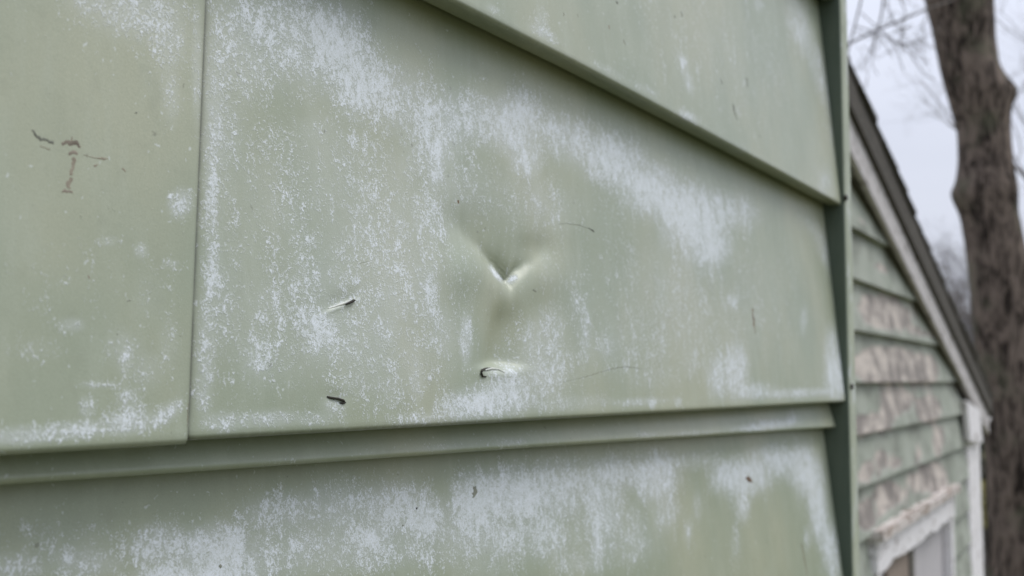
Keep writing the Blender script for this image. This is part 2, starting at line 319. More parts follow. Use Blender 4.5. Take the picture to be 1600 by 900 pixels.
def dent_height(px, py):
    # outward shift (m) of the middle panel; V-shaped knock, fold below it, and small knocks round the nail holes
    dx = px-802.0; ax = np.abs(dx)
    yv = 437.0 - np.where(dx < 0, 1.05*ax-0.0008*ax*ax, 1.15*ax-0.0058*ax*ax)
    yv = np.where(dx > 99, 437-1.15*99+0.0058*99*99, yv); yv = np.where(dx < -145, 437-1.05*145+0.0008*145*145, yv)
    yv = yv + 1.6*np.sin(px*0.19)+1.1*np.sin(px*0.43+1.0)
    s = py-yv
    arm = np.where(dx < 0, np.exp(-(ax/62.0)**1.7), np.exp(-(ax/33.0)**1.7))
    k = 1.5+0.07*ax
    sa = k*np.logaddexp(0, -s/k); sb = k*np.logaddexp(0, s/k)    # distance above / below the crease, rounded
    h = -0.0072*arm*(0.55*np.exp(-sa/17.0)+0.45*np.exp(-sa/62.0))*np.exp(-(sb/(14.0+0.12*ax))**1.1)
    h += -0.0014*np.exp(-((px-730)/44)**2-((py-356)/40)**2) - 0.0010*np.exp(-((px-838)/26)**2-((py-388)/20)**2)
    h += 0.0018*np.exp(-((px-728)/40)**2-((py-425)/40)**2) + 0.0016*np.exp(-((px-845)/34)**2-((py-432)/34)**2)
    h += 0.00022*arm*np.sin(s*0.9+dx*0.12)*np.exp(-(s+6)**2/60.0)*np.exp(-(ax/16)**2)
    tc_ = 796-0.10*(py-450); tr = np.exp(-((px-tc_)/np.where(px < tc_, 25.0, 27.0))**2)
    win = 1/(1+np.exp(-(py-480)/14.0))*1/(1+np.exp((py-573)/3.0))
    h += -0.0082*tr*win*(0.5+0.5*np.clip((py-450)/120, 0, 1))
    h += 0.0004*np.exp(-((px-775)/26)**2-((py-585)/7)**2)
    a = math.radians(-24); ux = (px-530)*math.cos(a)+(py-474)*math.sin(a); uy = -(px-530)*math.sin(a)+(py-474)*math.cos(a)
    h += -0.0009*np.exp(-(ux/24)**2)*np.exp(-(np.clip(-uy, 0, None)/16)**2-(np.clip(uy, 0, None)/3.5)**2) + 0.0004*np.exp(-(ux/22)**2-((uy-5)/4)**2)
    h += -0.0006*np.exp(-((px-524)/16)**2-((py-620)/7)**2)
    h += 0.0009*np.sin(px*0.006+1.1)*np.sin(py*0.008)*np.exp(-((px-700)/420)**2)
    return h

def face_y(X, Z, ztop, znose, bulge):
    s = np.clip((ztop-Z)/(ztop-znose), 0, 1)
    return YN + DEEP*(1-s) + bulge

def columns(pxs, Y=YN+0.008):
    return np.array([hit(p, 600, Y)[0] for p in pxs])
def make_panel(name, xs, ztop, znose, blobs, parent, bulge=0.0, dent=None, grime=None, nz=110, fine=None, thick=0.0135, deep=DEEP, seam=None):
    """one sheet: face from the lock down to the nose, rounded nose, underside returning to the wall"""
    zs = list(np.linspace(0, 1, nz))
    if fine: zs = sorted(set(zs+list(np.linspace(fine[0], fine[1], fine[2]))))
    zs = np.array(zs)
    rr = 0.0022
    prof = []                                   # (fraction of the way down, y offset, z offset)
    for s in zs: prof.append((s*1.0, deep*(1-s), 0.0, s))
    nose = []
    for a in np.linspace(15, 90, 6): nose.append((rr*(1-math.cos(R(a))), -rr*math.sin(R(a))))
    nx = len(xs)
    topf = np.full(nx, ztop) if np.isscalar(ztop) else ztop
    nosf = (np.full(nx, znose) if np.isscalar(znose) else znose)
    P = np.zeros((len(zs)+len(nose)+3, nx, 3))
    for i, s in enumerate(zs):
        P[i, :, 0] = xs; P[i, :, 1] = YN+deep*(1-s)+bulge; P[i, :, 2] = topf+(nosf+rr-topf)*s
    if seam: shear_seam(P, seam)
    px, py = project_arr(P[:len(zs)])
    if dent is not None: P[:len(zs), :, 1] -= dent(px, py)
    j = nj = len(zs)
    for (dy, dz) in nose:
        P[j, :, 0] = xs; P[j, :, 1] = P[len(zs)-1, :, 1]+dy; P[j, :, 2] = nosf+rr+dz; j += 1
    for dy in (0.35, 0.7, 1.0):
        P[j, :, 0] = xs; P[j, :, 1] = P[len(zs)-1, :, 1]+rr+(thick-rr)*dy; P[j, :, 2] = nosf+0.0012*dy; j += 1
    nr = j
    if seam: P[nj:, :, 0] = P[nj-1, :, 0]
    px, py = project_arr(P)
    ch = softblob(px, py, blobs); gr = np.zeros_like(ch) if grime is None else grime(px, py, P)
    V = P.reshape(-1, 3) - np.array(WL)
    fs = [(i*nx+k, (i+1)*nx+k, (i+1)*nx+k+1, i*nx+k+1) for i in range(nr-1) for k in range(nx-1)]
    me = bpy.data.meshes.new('m'); me.from_pydata(V.tolist(), [], fs); me.update(); me.shade_smooth()
    for nm, arr in (('chalk', ch), ('grime', gr)):
        at = me.attributes.new(nm, 'FLOAT', 'POINT'); at.data.foreach_set('value', np.ascontiguousarray(arr.reshape(-1), dtype=np.float32))
    return link(name, me, M['siding'], parent)
def seam_x(Y, Z):                            # the lap between the left and the middle sheet is not quite plumb
    lo_, hi_ = 0.1, 0.5
    for _ in range(30):
        c = (lo_+hi_)/2; px, py = project(np.array([c, Y, Z]))
        if px < 321-0.0405*py: lo_ = c
        else: hi_ = c
    return (lo_+hi_)/2
def shear_seam(P, which):
    rows = [seam_x(P[i, 0, 1], P[i, 0, 2]) for i in range(P.shape[0]) if P[i, 0, 2] != 0]
    for i, sx_ in enumerate(rows):
        d = sx_-XS; x = P[i, :, 0]
        if which == 'left': P[i, :, 0] = x+d*np.clip((x+0.05)/(XS+0.05), 0, 1)
        else: P[i, :, 0] = x+d*np.clip((0.5-x)/(0.5-XS), 0, 1.05)
def project_arr(P):
    d = P-EYE; z = d @ _v
    return 800+F*(d @ _r)/z, 450-F*(d @ _u)/z

pxs_mid = sorted(set(list(range(286, 1322, 5))+list(range(286, 345, 1))+list(range(690, 900, 2))+list(range(490, 570, 2))+list(range(1290, 1322, 2))))
x_mid = columns(pxs_mid); x_mid = np.append(x_mid[x_mid < XR], XR)
SEAM_T, SEAM_B = hit(320, 0, YN+0.008), hit(292, 693, YN)
XS = float((SEAM_T[0]+SEAM_B[0])/2)
pxs_all = list(range(-60, 1322, 6))
x_all = columns(pxs_all); x_all = np.append(x_all[x_all < XR], XR); x_all = np.insert(x_all, 0, [-0.9, -0.4, -0.1, 0.05])
x_left = np.append(columns(sorted(set(list(range(-60, 310, 5))+list(range(280, 315))))), 0); x_left = np.append(x_left[(x_left < XS) & (x_left > 0)], XS); x_left = np.insert(x_left, 0, [-0.9, -0.4, -0.1, 0.05])
TOPGAP = 0.018                                  # a course starts this far behind and above the nose of the one over it
def gr_shade_mid(px, py, P):
    g = 0.95*np.exp(-np.clip(px-(321-0.0405*py), 0, None)/3.2)  # shadow line of the lap gap, painted along the seam
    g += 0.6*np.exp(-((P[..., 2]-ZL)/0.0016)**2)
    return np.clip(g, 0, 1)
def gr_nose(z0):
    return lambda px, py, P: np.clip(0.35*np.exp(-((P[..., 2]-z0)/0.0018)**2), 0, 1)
def gr_shade_left(px, py, P):
    g = 0.6*np.exp(-np.clip((321-0.0405*py)-px, 0, None)/1.4)  # same painted gap shade on the left sheet's edge
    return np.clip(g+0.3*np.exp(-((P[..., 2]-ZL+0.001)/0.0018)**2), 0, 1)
p_top = make_panel('siding_panel', x_all, ZU+2*EXPO+TOPGAP, ZU+EXPO, [], wall, nz=20)
x9 = float(hit(900, 200, YN)[0])
ZUA = ZU-0.0080*np.clip((x_all-x9)/(XR-x9), 0, 1)**1.15          # the upper course droops a little towards the corner
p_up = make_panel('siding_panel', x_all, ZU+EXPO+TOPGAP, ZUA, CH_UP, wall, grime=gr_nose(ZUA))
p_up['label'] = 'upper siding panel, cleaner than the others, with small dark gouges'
p_mid = make_panel('siding_panel', x_mid, ZU+TOPGAP, ZL, CH_MID, wall, dent=dent_height, seam='mid', grime=gr_shade_mid, nz=120, fine=(0.50, 0.92, 190))
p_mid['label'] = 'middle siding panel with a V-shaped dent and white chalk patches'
p_left = make_panel('siding_panel', x_left, ZU+TOPGAP, ZL-0.0010, CH_LEFT, wall, bulge=-0.0016, seam='left', grime=gr_shade_left)
p_left['label'] = 'left siding panel lapped over its neighbour, with a brown stain'
# the narrow strip under the middle course: its lower edge is not level (it widens towards the corner)
ZS = np.array([np.interp(x, [hit(p, q, YN+0.0105)[0] for p, q in ((0, 759), (400, 731), (840, 699), (1313, 668))], [hit(p, q, YN+0.0105)[2] for p, q in ((0, 759), (400, 731), (840, 699), (1313, 668))]) for x in x_all])
XSTR = float(hit(1311, 650, YN+0.0105)[0]); m = x_all < XSTR
xs_ = np.append(x_all[m], XSTR); zs_ = np.append(ZS[m], ZS[-1])
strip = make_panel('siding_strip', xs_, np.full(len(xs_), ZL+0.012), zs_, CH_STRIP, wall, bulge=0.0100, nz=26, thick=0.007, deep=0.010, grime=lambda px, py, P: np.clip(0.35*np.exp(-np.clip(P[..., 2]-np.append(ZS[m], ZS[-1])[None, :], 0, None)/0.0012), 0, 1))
strip['label'] = 'narrow siding strip tapering under the middle panel'
XLOW = float(hit(1306, 760, YN+0.012)[0]); xl = np.append(x_all[x_all < XLOW], XLOW)
p_low = make_panel('siding_panel', xl, ZL+0.008, ZL-EXPO, CH_LOW, wall, bulge=0.0020, nz=120, deep=0.024)
p_low['label'] = 'lower siding panel with a broad cloud of white chalk along its top'
k = 0
z = ZL-EXPO
xc = np.array([-0.9, 0, 0.5, XR])
while z > 0.35:
    make_panel('siding_panel', xc, z+TOPGAP, z-EXPO, [], wall, nz=4); z -= EXPO
for k in range(2, 6): make_panel('siding_panel', xc, ZU+(k+1)*EXPO+TOPGAP, ZU+k*EXPO, [], wall, nz=4)
ZTOP = ZU+6*EXPO
# solid body of the house behind the sheets
def wprism(name, poly, ext, mat, parent, bv=0.0, base=None):
    me = prism(poly, ext)
    if bv: bevel(me, bv)
    return link(name, off(me, parent.location if base is None else base), mat, parent)
X2 = float(hit(1335, 500, YN-0.004)[0])
wprism('house_body', [(-0.9, YN+0.04, 0), (X2-0.004, YN+0.04, 0), (X2-0.004, 4, 0), (-0.9, 4, 0)], (0, 0, ZTOP), M['house'], wall)
# corner trim: channel wall, front flange, return round the corner
XP = float(hit(1323.5, 450, YN-0.004)[0])
cp = [(XP+0.0016, YN+0.036), (XP+0.0016, YN-0.0030), (XP+0.003, YN-0.004), (X2-0.002, YN-0.004), (X2, YN-0.002), (X2, YN+0.09), (X2-0.003, YN+0.09), (X2-0.003, YN+0.036)]
post = wprism('corner_trim', [(x, y, 0.02) for x, y in cp], (0, 0, ZTOP), M['post'], wall)
# channel the panels tuck into, side and back leaf; recess shade is in its colour
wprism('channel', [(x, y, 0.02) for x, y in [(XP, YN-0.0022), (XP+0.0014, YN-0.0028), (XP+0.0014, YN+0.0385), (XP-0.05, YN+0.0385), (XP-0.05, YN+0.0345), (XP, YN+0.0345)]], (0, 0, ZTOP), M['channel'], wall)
def screw(px, py):
    c = hit(px, py, YN-0.0045)
    path = [(c+np.array([0, 0.001, 0]), 0.0030), (c+np.array([0, -0.0008, 0]), 0.0030), (c+np.array([0, -0.0016, 0]), 0.0020), (c+np.array([0, -0.0018, 0]), 0.0005)]
    link('screw', off(tube([path], 10), WL), M['black'], post)
screw(1330.5, 604); screw(1321.5, 309)

# ------------------------------------------------------------------ marks, nails and tears in the sheets
def on_face(px, py, ztop, znose, bulge=0.0, dent=False, deep=DEEP):
    if bulge > 0.001: deep = 0.024
    Y = YN+0.008
    for _ in range(8):
        P = hit(px, py, Y); s = min(max((ztop-P[2])/(ztop-znose), 0), 1)
        Y = YN+deep*(1-s)+bulge
        if ztop > ZU+EXPO: Y = YN+deep*(1-min(max((ztop-P[2])/(ztop-float(np.interp(P[0], x_all, ZUA))), 0), 1))
        if dent: Y -= float(dent_height(np.array([px]), np.array([py]))[0])
    return hit(px, py, Y)
FACES = {'mid': (p_mid, ZU+TOPGAP, ZL, 0.0, True), 'left': (p_left, ZU+TOPGAP, ZL-0.001, -0.0016, False), 'up': (p_up, ZU+EXPO+TOPGAP, ZU, 0.0, False), 'low': (p_low, ZL+0.008, ZL-EXPO, 0.0020, False)}
def densify(pts, step=3.0):
    o = []
    for (a, b) in zip(pts[:-1], pts[1:]):
        m_ = max(1, int(math.hypot(b[0]-a[0], b[1]-a[1])/step))
        for i in range(m_): o.append(tuple(a[q]+(b[q]-a[q])*i/m_ for q in range(len(a))))
    return o+[pts[-1]]
def scratch(where, pts, mat, name='scratch', rough=0.25):
    """a raised-and-raked gouge lying on the sheet; pts = (px, py, width px)"""
    p, zt, zn, bu, de = FACES[where]; pts = densify(pts)
    vs, fs = [], []
    for i, (x, y, w) in enumerate(pts):
        a = pts[max(i-1, 0)]; b = pts[min(i+1, len(pts)-1)]
        tx, ty = b[0]-a[0], b[1]-a[1]; l = math.hypot(tx, ty) or 1; nx, ny = -ty/l, tx/l
        w = w*(1+rough*random.uniform(-1, 1)); j = random.uniform(-.25, .25)*w
        for q, lift in ((-0.5, 0.00008), (0.0, 0.00022), (0.5, 0.00008)):
            P = on_face(x+nx*(w*q+j), y+ny*(w*q+j), zt, zn, bu, de); P[1] -= lift; vs.append(P)
        if i:
            b_ = 3*i
            for k_ in (0, 1): fs.append((b_-3+k_, b_+k_, b_+k_+1, b_-2+k_))
    return link(name, off(mesh(vs, fs), WL), M[mat], p)
def bent(where, pts, rad, lift, mat, name):
    p, zt, zn, bu, de = FACES[where]; path = []
    for (x, y, r, l) in densify(pts, 2.0):
        P = on_face(x, y, zt, zn, bu, de); P[1] -= l; path.append((P, r))
    return link(name, off(tube([path], 8), WL), M[mat], p)
scratch('mid', [(872, 350, .6), (885, 349, 1.0), (905, 352, 1.1), (920, 357, .9)], 'greyline'); scratch('mid', [(919, 356, 1.2), (928, 362, 2.4)], 'black')
scratch('mid', [(874, 598, .8), (905, 591, 1.8), (930, 584, 2.4), (955, 576, 2.4), (980, 573, 2.8), (1006, 577, .8)], 'scuff')
scratch('mid', [(1175, 482, 3), (1177, 500, 4.2), (1180, 522, 1.2)], 'rust')
scratch('mid', [(715, 313, 3), (716, 318, 2)], 'rust'); scratch('mid', [(833, 452, 2.5), (838, 456, 2)], 'greyline'); scratch('mid', [(560, 412, 1.2), (575, 408, .6)], 'greyline')
# torn lip at the end of the fold below the dent
bent('mid', [(768, 575, .0003, .0003), (758, 575.5, .0004, .0006), (751.5, 578, .0006, .0008), (750, 583, .0006, .0008), (753, 588, .0005, .0005), (759, 588.5, .0003, .0003)], 0, 0, 'black', 'tear')
bent('mid', [(756, 578.5, .0004, .0005), (766, 576, .0006, .0007), (777, 577, .0005, .0005), (788, 582, .0003, .0001)], 0, 0, 'bare', 'torn_edge')
bent('mid', [(512, 482, .0002, .0001), (522, 479, .0004, .0003), (536, 474, .0006, .0005), (546, 470, .0004, .0003)], 0, 0, 'bare', 'torn_edge')
bent('mid', [(539, 475.5, .0003, .0006), (546, 472, .0006, .0010), (550, 469.5, .0006, .0010), (553, 469.5, .0003, .0006)], 0, 0, 'black', 'tear')
bent('mid', [(510, 620, .0004, .0002), (516, 621.5, .0005, .0006), (526, 623, .0005, .0009), (534, 625.5, .0005, .0008), (538.5, 628.5, .0004, .0005), (535, 630, .0005, .0003), (530, 629.5, .0003, .0002)], 0, 0, 'black', 'bent_nail')
# brown stain and scuffs on the left panel
scratch('left', [(50, 203, 5), (54, 211, 6), (64, 217, 6), (84, 223, 6)], 'scuff'); scratch('left', [(53, 206, 3), (57, 213, 3), (64, 217, 2)], 'black')
scratch('left', [(62, 228, 2), (78, 234, 2)], 'faint')
scratch('left', [(96, 225, 6), (104, 223, 9), (113, 222, 11), (121, 226, 8), (125, 231, 4)], 'stain'); scratch('left', [(113, 214, 3), (111, 222, 4)], 'faint')
scratch('left', [(107, 239, 8), (121, 240, 8)], 'stain'); scratch('left', [(114, 246, 8), (116, 252, 9), (113, 262, 8), (110, 274, 6)], 'faint'); scratch('left', [(112, 278, 8), (109, 286, 11), (106, 294, 9)], 'faint')
scratch('left', [(97, 298, 7), (104, 300, 8), (113, 299, 6)], 'stain'); scratch('left', [(130, 242, 1.2), (150, 247, 2), (162, 249, 6), (168, 248, 2)], 'faint'); scratch('left', [(146, 258, 5), (152, 258, 4)], 'faint')
scratch('left', [(211, 176, 5), (214, 177, 4)], 'greyline'); scratch('left', [(198, 470, 6), (204, 470, 4)], 'greyline'); scratch('left', [(293.5, 630, 2.0), (293, 650, 4.0), (291.5, 668, 2.5)], 'rust')
scratch('left', [(137, 430, 4), (139, 436, 4)], 'faint'); scratch('left', [(190, 264, 5), (196, 268, 3)], 'faint')
# gouges on the upper panel
scratch('up', [(1144.5, 162, 2.2), (1147, 172, 4.0), (1152, 188, 1.6)], 'black'); scratch('up', [(1125, 122, 2), (1128, 132, 3.2)], 'black', rough=.5); scratch('up', [(1166, 122, 3.5), (1167, 128, 2.5), (1168, 136, 3)], 'scuff')
scratch('up', [(1186, 211, 4), (1188, 215, 3)], 'greyline'); scratch('up', [(1064, 18, 3), (1066, 26, 4)], 'greyline'); scratch('up', [(1061, 40, 9), (1066, 70, 12), (1072, 95, 4)], 'faint', rough=.5) if False else None
scratch('up', [(880, 20, 3), (881, 25, 3)], 'black'); scratch('up', [(901, 22, 3), (903, 27, 3)], 'greyline'); scratch('up', [(962, 2, 3), (965, 6, 4)], 'black'); scratch('up', [(974, 62, 4), (977, 70, 4)], 'greyline'); scratch('up', [(950, 40, 5), (953, 46, 4)], 'faint'); scratch('up', [(1054, 24, 3), (1055, 28, 3)], 'greyline')
# lower panel
scratch('low', [(1252, 848, 1.5), (1256, 870, 3.2), (1261, 899, 2.5)], 'rust'); scratch('low', [(1167, 745, 5), (1171, 750, 7), (1175, 753, 2)], 'rust'); scratch('low', [(650, 793, 3), (651, 796, 2)], 'black'); scratch('low', [(628, 821, 3), (630, 822, 2)], 'greyline'); scratch('low', [(342, 883, 6), (346, 886, 5)], 'greyline')
scratch('low', [(741, 760, 5), (742, 772, 6), (739, 778, 2)], 'greyline')

# ------------------------------------------------------------------ the garage behind the corner
GA = R(2.9); GD = np.array([math.cos(GA), math.sin(GA), 0.0]); GN = np.array([math.sin(GA), -math.cos(GA), 0.0])   # along the wall, out of the wall
GO = at_depth(1340, 600, 3.07); GO[2] = 0
def ghit(px, py, o=0.0):                 # (s, z) on the gable plane moved o outwards
    d = ray(px, py); q = GO+GN*o-EYE; k_ = (q @ GN)/(d @ GN); P = EYE+d*k_
    return float((P-GO) @ GD), float(P[2])
def gp(s, z, o=0.0): return GO+GD*s+np.array([0, 0, z])+GN*o
gar = thing('garage', 'small garage with peeling green clapboards and a sloping dark roof behind the corner', 'garage', tuple(GO))
def gobj(name, poly, depth, mat, parent=gar, bv=0.0):   # poly of (s, z) at outward offset o0, extruded to o1
    o0, o1 = depth
    me = prism([gp(s, z_, o0) for s, z_ in poly], GN*(o1-o0))
    if bv: bevel(me, bv)
    return link(name, off(me, GO), mat, parent)
OV = 0.055                                 # the rake overhangs the wall by this much
a1, a2 = ghit(1407, 300, OV), ghit(1546, 618, OV)       # top edge of the roof
SL = (a2[1]-a1[1])/(a2[0]-a1[0])
roofz = lambda s: a1[1]+SL*(s-a1[0])
b1, b2 = ghit(1384, 300, OV), ghit(1361, 300, OV)       # lower edges of the dark roof edge and of the pale board
T1 = roofz(b1[0])-b1[1]; T2 = roofz(b2[0])-b2[1]
s_end = a2[0]; s_apex = ghit(1300, 100, OV)[0]-0.25; s_left = -1.75
sw_r = ghit(1533, 760, 0.026)[0]; sw_l = ghit(1514, 760, 0.026)[0]           # right edge of the wall
SR = 0.75                                  # slope of the hidden half
z_apex = roofz(s_apex); lz = lambda s: z_apex-SR*(s_apex-s)
under = lambda s: (roofz(s) if s > s_apex else lz(s))-T2-0.002
# clapboards
zc0 = ghit(1340, 597, 0.02)[1]; ex = (ghit(1340, 430, 0.02)[1]-ghit(1340, 752, 0.02)[1])/4.0
def slope_s(z_): return s_apex+(z_-(z_apex-T2-0.002))/SL
def slope_l(z_): return s_apex-((z_apex-T2-0.002)-z_)/SR
WIN = dict(l=ghit(1361, 870, 0.02)[0], r=ghit(1484, 800, 0.02)[0], t=ghit(1470, 800, 0.02)[1])
WIN['t'] = (ghit(1372, 833, 0.02)[1]+ghit(1470, 772, 0.02)[1])/2
WIN['b'] = WIN['t']-0.75
for i in range(-10, 14):
    zb, zt = zc0+i*ex, zc0+(i+1)*ex+0.02
    if zb < 0.15: continue
    spans = [(s_left, sw_l-0.002, zb, zt)]
    if zb < WIN['t'] and zt > WIN['b']:
        spans = [(s_left, WIN['l'], zb, zt), (WIN['r'], sw_l-0.002, zb, zt)]
        if zt > WIN['t']+0.02: spans.append((WIN['l']+0.0005, WIN['r']-0.0005, WIN['t']+0.004, zt))
        if zb < WIN['b']-0.02: spans.append((WIN['l']+0.0005, WIN['r']-0.0005, zb, WIN['b']-0.004))
    for (sl, sr, zb, zt) in spans:
        def ends(z_): return max(sl, slope_l(z_)), min(sr, slope_s(z_))
        (l0, r0), (l1, r1) = ends(zb), ends(zt)
        if r0-l0 < 0.03: continue
        if r1-l1 < 0.02: zt = z_apex-T2-0.01; l1, r1 = s_apex-0.003, s_apex+0.003
        # fine grid on the face so that the peeling can be placed; butt edge below
        nx_, nz_ = 40, 5; vs = []; pe = []
        for jz in range(nz_+1):
            q = jz/nz_
            for jx in range(nx_+1):
                e = jx/nx_; s_ = (l0+(l1-l0)*q)+((r0+(r1-r0)*q)-(l0+(l1-l0)*q))*e; z_ = zb+(zt-zb)*q
                P = gp(s_, z_, 0.031-0.026*q); vs.append(P)
        for jx in range(nx_+1): vs.append(gp(l0+(r0-l0)*jx/nx_, zb+0.001, -0.004))
        fs = [(jz*(nx_+1)+jx, jz*(nx_+1)+jx+1, (jz+1)*(nx_+1)+jx+1, (jz+1)*(nx_+1)+jx) for jz in range(nz_) for jx in range(nx_)]
        bb = (nz_+1)*(nx_+1); fs += [(bb+jx, bb+jx+1, jx+1, jx) for jx in range(nx_)]
        A = np.array(vs); px_, py_ = project_arr(A)
        pe = softblob(px_, py_, [(1385, 490, 46, 26, 10, .9), (1375, 480, 40, 24, 0, .8), (1440, 520, 30, 12, 0, .6), (1385, 570, 60, 30, 0, 1.0), (1440, 578, 28, 26, 0, 1.0), (1350, 345, 16, 10, 0, .5), (1375, 420, 16, 14, 0, .55),
             (1400, 625, 30, 30, 0, .75), (1350, 665, 18, 20, 0, 1.0), (1450, 640, 22, 24, 0, 1.0), (1380, 660, 20, 20, 0, .8), (1465, 690, 10, 26, 0, .85), (1435, 710, 10, 24, 0, .5), (1380, 720, 30, 18, 0, .6), (1355, 740, 16, 10, 0, .8), (1405, 725, 9, 9, 0, .7),
             (1385, 775, 36, 26, -10, .8), (1440, 750, 26, 20, 0, .75), (1460, 745, 20, 26, 0, .8), (1350, 810, 26, 22, 0, .9), (1470, 770, 16, 20, 0, .7)])
        me = mesh(A-GO, fs); me.attributes.new('peel', 'FLOAT', 'POINT').data.foreach_set('value', pe.astype(np.float32))
        o = link('clapboard', me, M['clap'], gar)
# solid body
zb_ = 0.0
gobj('garage_body', [(s_left, 0), (sw_r-0.01, 0), (sw_r-0.01, under(sw_r)), (s_apex, under(s_apex)), (s_left, under(s_left))], (-0.005, -4.0), M['soffit'])
gobj('corner_board', [(sw_l, 0.05), (sw_r, 0.05), (sw_r, ghit(1520, 690, 0.03)[1]), (sw_l, ghit(1520, 690, 0.03)[1])], (-0.02, 0.026), M['trimw'], bv=0.003)
# foundation strip
gobj('foundation', [(s_left, 0), (sw_r, 0), (sw_r, 0.16), (s_left, 0.16)], (-0.004, 0.003), M['farwall'])
# roof: soffit, pale rake board, dark edge, shingle courses
roof = gobj('roof', [(s_apex, z_apex-T2+0.012), (s_end-0.02, roofz(s_end-0.02)-T2+0.012), (s_end-0.02, roofz(s_end-0.02)-0.018), (s_apex, z_apex-0.018), (s_left-0.1, lz(s_left-0.1)-0.018), (s_left-0.1, lz(s_left-0.1)-T2+0.012)], (OV-0.022, -4.1), M['soffit'])
gobj('rake_board', [(s_apex, z_apex-T2), (s_end-0.05, roofz(s_end-0.05)-T2), (s_end-0.05, roofz(s_end-0.05)-T1), (s_apex, z_apex-T1)], (OV-0.020, OV-0.002), M['rake'], bv=0.003)
gobj('roof_edge', [(s_apex, z_apex-T1+0.001), (s_end, roofz(s_end)-T1+0.001), (s_end, roofz(s_end)-0.016), (s_apex, z_apex-0.016)], (OV-0.021, OV+0.012), M['shingle'], bv=0.002)
gobj('rake_board', [(s_apex, z_apex-T2), (s_left-0.1, lz(s_left-0.1)-T2), (s_left-0.1, lz(s_left-0.1)-0.02), (s_apex, z_apex-0.02)], (OV-0.020, OV-0.001), M['rake'])
ln = math.hypot(1, SL); ux_, uz_ = 1/ln, SL/ln; nxs, nzs = -SL/ln, 1/ln
tot = (s_end+0.025-s_apex)*ln; stp = 0.165; i = 0; d = tot
while d > 0:
    lo_ = d; hi_ = max(d-stp-0.05, 0)
    jit = random.uniform(-0.004, 0.004)
    base = lambda t, h: (s_apex+ux_*t+nxs*h, z_apex-0.014+uz_*t+nzs*h)
    t0 = 0.016+random.uniform(0, 0.004)
    poly = [base(hi_, 0.001), base(lo_, 0.004), base(lo_, 0.004+t0), base(hi_, 0.006)]
    gobj('shingle_course', poly, (OV+0.020+jit, -4.1), M['shingle'], roof)
    d -= stp; i += 1
d = 0; totl = (s_apex-s_left+0.1)*math.hypot(1, SR)
gobj('shingle_course', [(s_apex, z_apex-0.016), (s_left-0.12, lz(s_left-0.12)-0.016), (s_left-0.12, lz(s_left-0.12)+0.004), (s_apex, z_apex+0.006)], (OV+0.018, -4.1), M['shingle'], roof)
# eave return and gutter end at the low corner
er = [ghit(1511, 625, OV), ghit(1531, 640, OV), ghit(1536, 692, OV), ghit(1516, 690, OV)]
gobj('eave_return', [er[0], er[1], er[2], er[3]], (OV-0.025, OV), M['trimw'], bv=0.004)
ge = [ghit(1533, 630, OV), ghit(1551, 630, OV), ghit(1551, 655, OV), ghit(1545, 664, OV), ghit(1534, 664, OV)]
gobj('gutter', ge, (OV-0.006, -4.0), M['trimw'], bv=0.004)
# window
win = gobj('window', [(WIN['l']+0.004, WIN['b']), (WIN['r']-0.004, WIN['b']), (WIN['r']-0.004, WIN['t']), (WIN['l']+0.004, WIN['t'])], (-0.003, 0.0), M['curtain'])
ws = WIN['r']-WIN['l']
gobj('jamb', [(WIN['l']+0.002, WIN['b']), (WIN['l']+0.055, WIN['b']), (WIN['l']+0.055, WIN['t']-0.10), (WIN['l']+0.002, WIN['t']-0.10)], (0.001, 0.035), M['trimw'], win, 0.003)
gobj('jamb', [(WIN['r']-0.075, WIN['b']), (WIN['r']-0.002, WIN['b']), (WIN['r']-0.002, WIN['t']-0.09), (WIN['r']-0.075, WIN['t']-0.09)], (0.001, 0.035), M['trimw'], win, 0.003)
# head board with a ragged, rotten lower edge
hp = [(WIN['l']-0.01, WIN['t']), (WIN['r']+0.005, WIN['t'])]
nn = 26; low = []
for i in range(nn+1):
    e = 1-i/nn; low.append((WIN['l']-0.01+(ws+0.015)*e, WIN['t']-0.105+0.018*mnoise.noise(Vector((e*8, 2.2, 0)))+0.012*mnoise.noise(Vector((e*30, 5, 0)))))
gobj('head_board', hp+low, (0.001, 0.040), M['trimw'], win)
up_ = [(WIN['l']-0.03+(ws+0.05)*i/nn, WIN['t']+0.022+0.012*mnoise.noise(Vector((i*0.7, 8, 1)))) for i in range(nn+1)]
dn_ = [(WIN['l']-0.03+(ws+0.05)*(1-i/nn), WIN['t']-0.006+0.010*mnoise.noise(Vector((i*0.9, 3, 1)))) for i in range(nn+1)]
gobj('drip_ledge', up_+dn_, (0.001, 0.062), M['ledge'], win)
gobj('mullion', [(WIN['l']+ws*0.17, WIN['b']), (WIN['l']+ws*0.40, WIN['b']), (WIN['l']+ws*0.40, WIN['t']-0.09), (WIN['l']+ws*0.17, WIN['t']-0.09)], (0.001, 0.014), M['brownwood'], win, 0.002)
gobj('mullion', [(WIN['l']+ws*0.42, WIN['b']), (WIN['l']+ws*0.46, WIN['b']), (WIN['l']+ws*0.46, WIN['t']-0.09), (WIN['l']+ws*0.42, WIN['t']-0.09)], (0.001, 0.018), M['soffit'], win, 0.002)
gobj('sill', [(WIN['l']-0.02, WIN['b']-0.03), (WIN['r']+0.02, WIN['b']-0.03), (WIN['r']+0.02, WIN['b']-0.001), (WIN['l']-0.02, WIN['b']-0.001)], (0.001, 0.06), M['trimw'], win, 0.004)

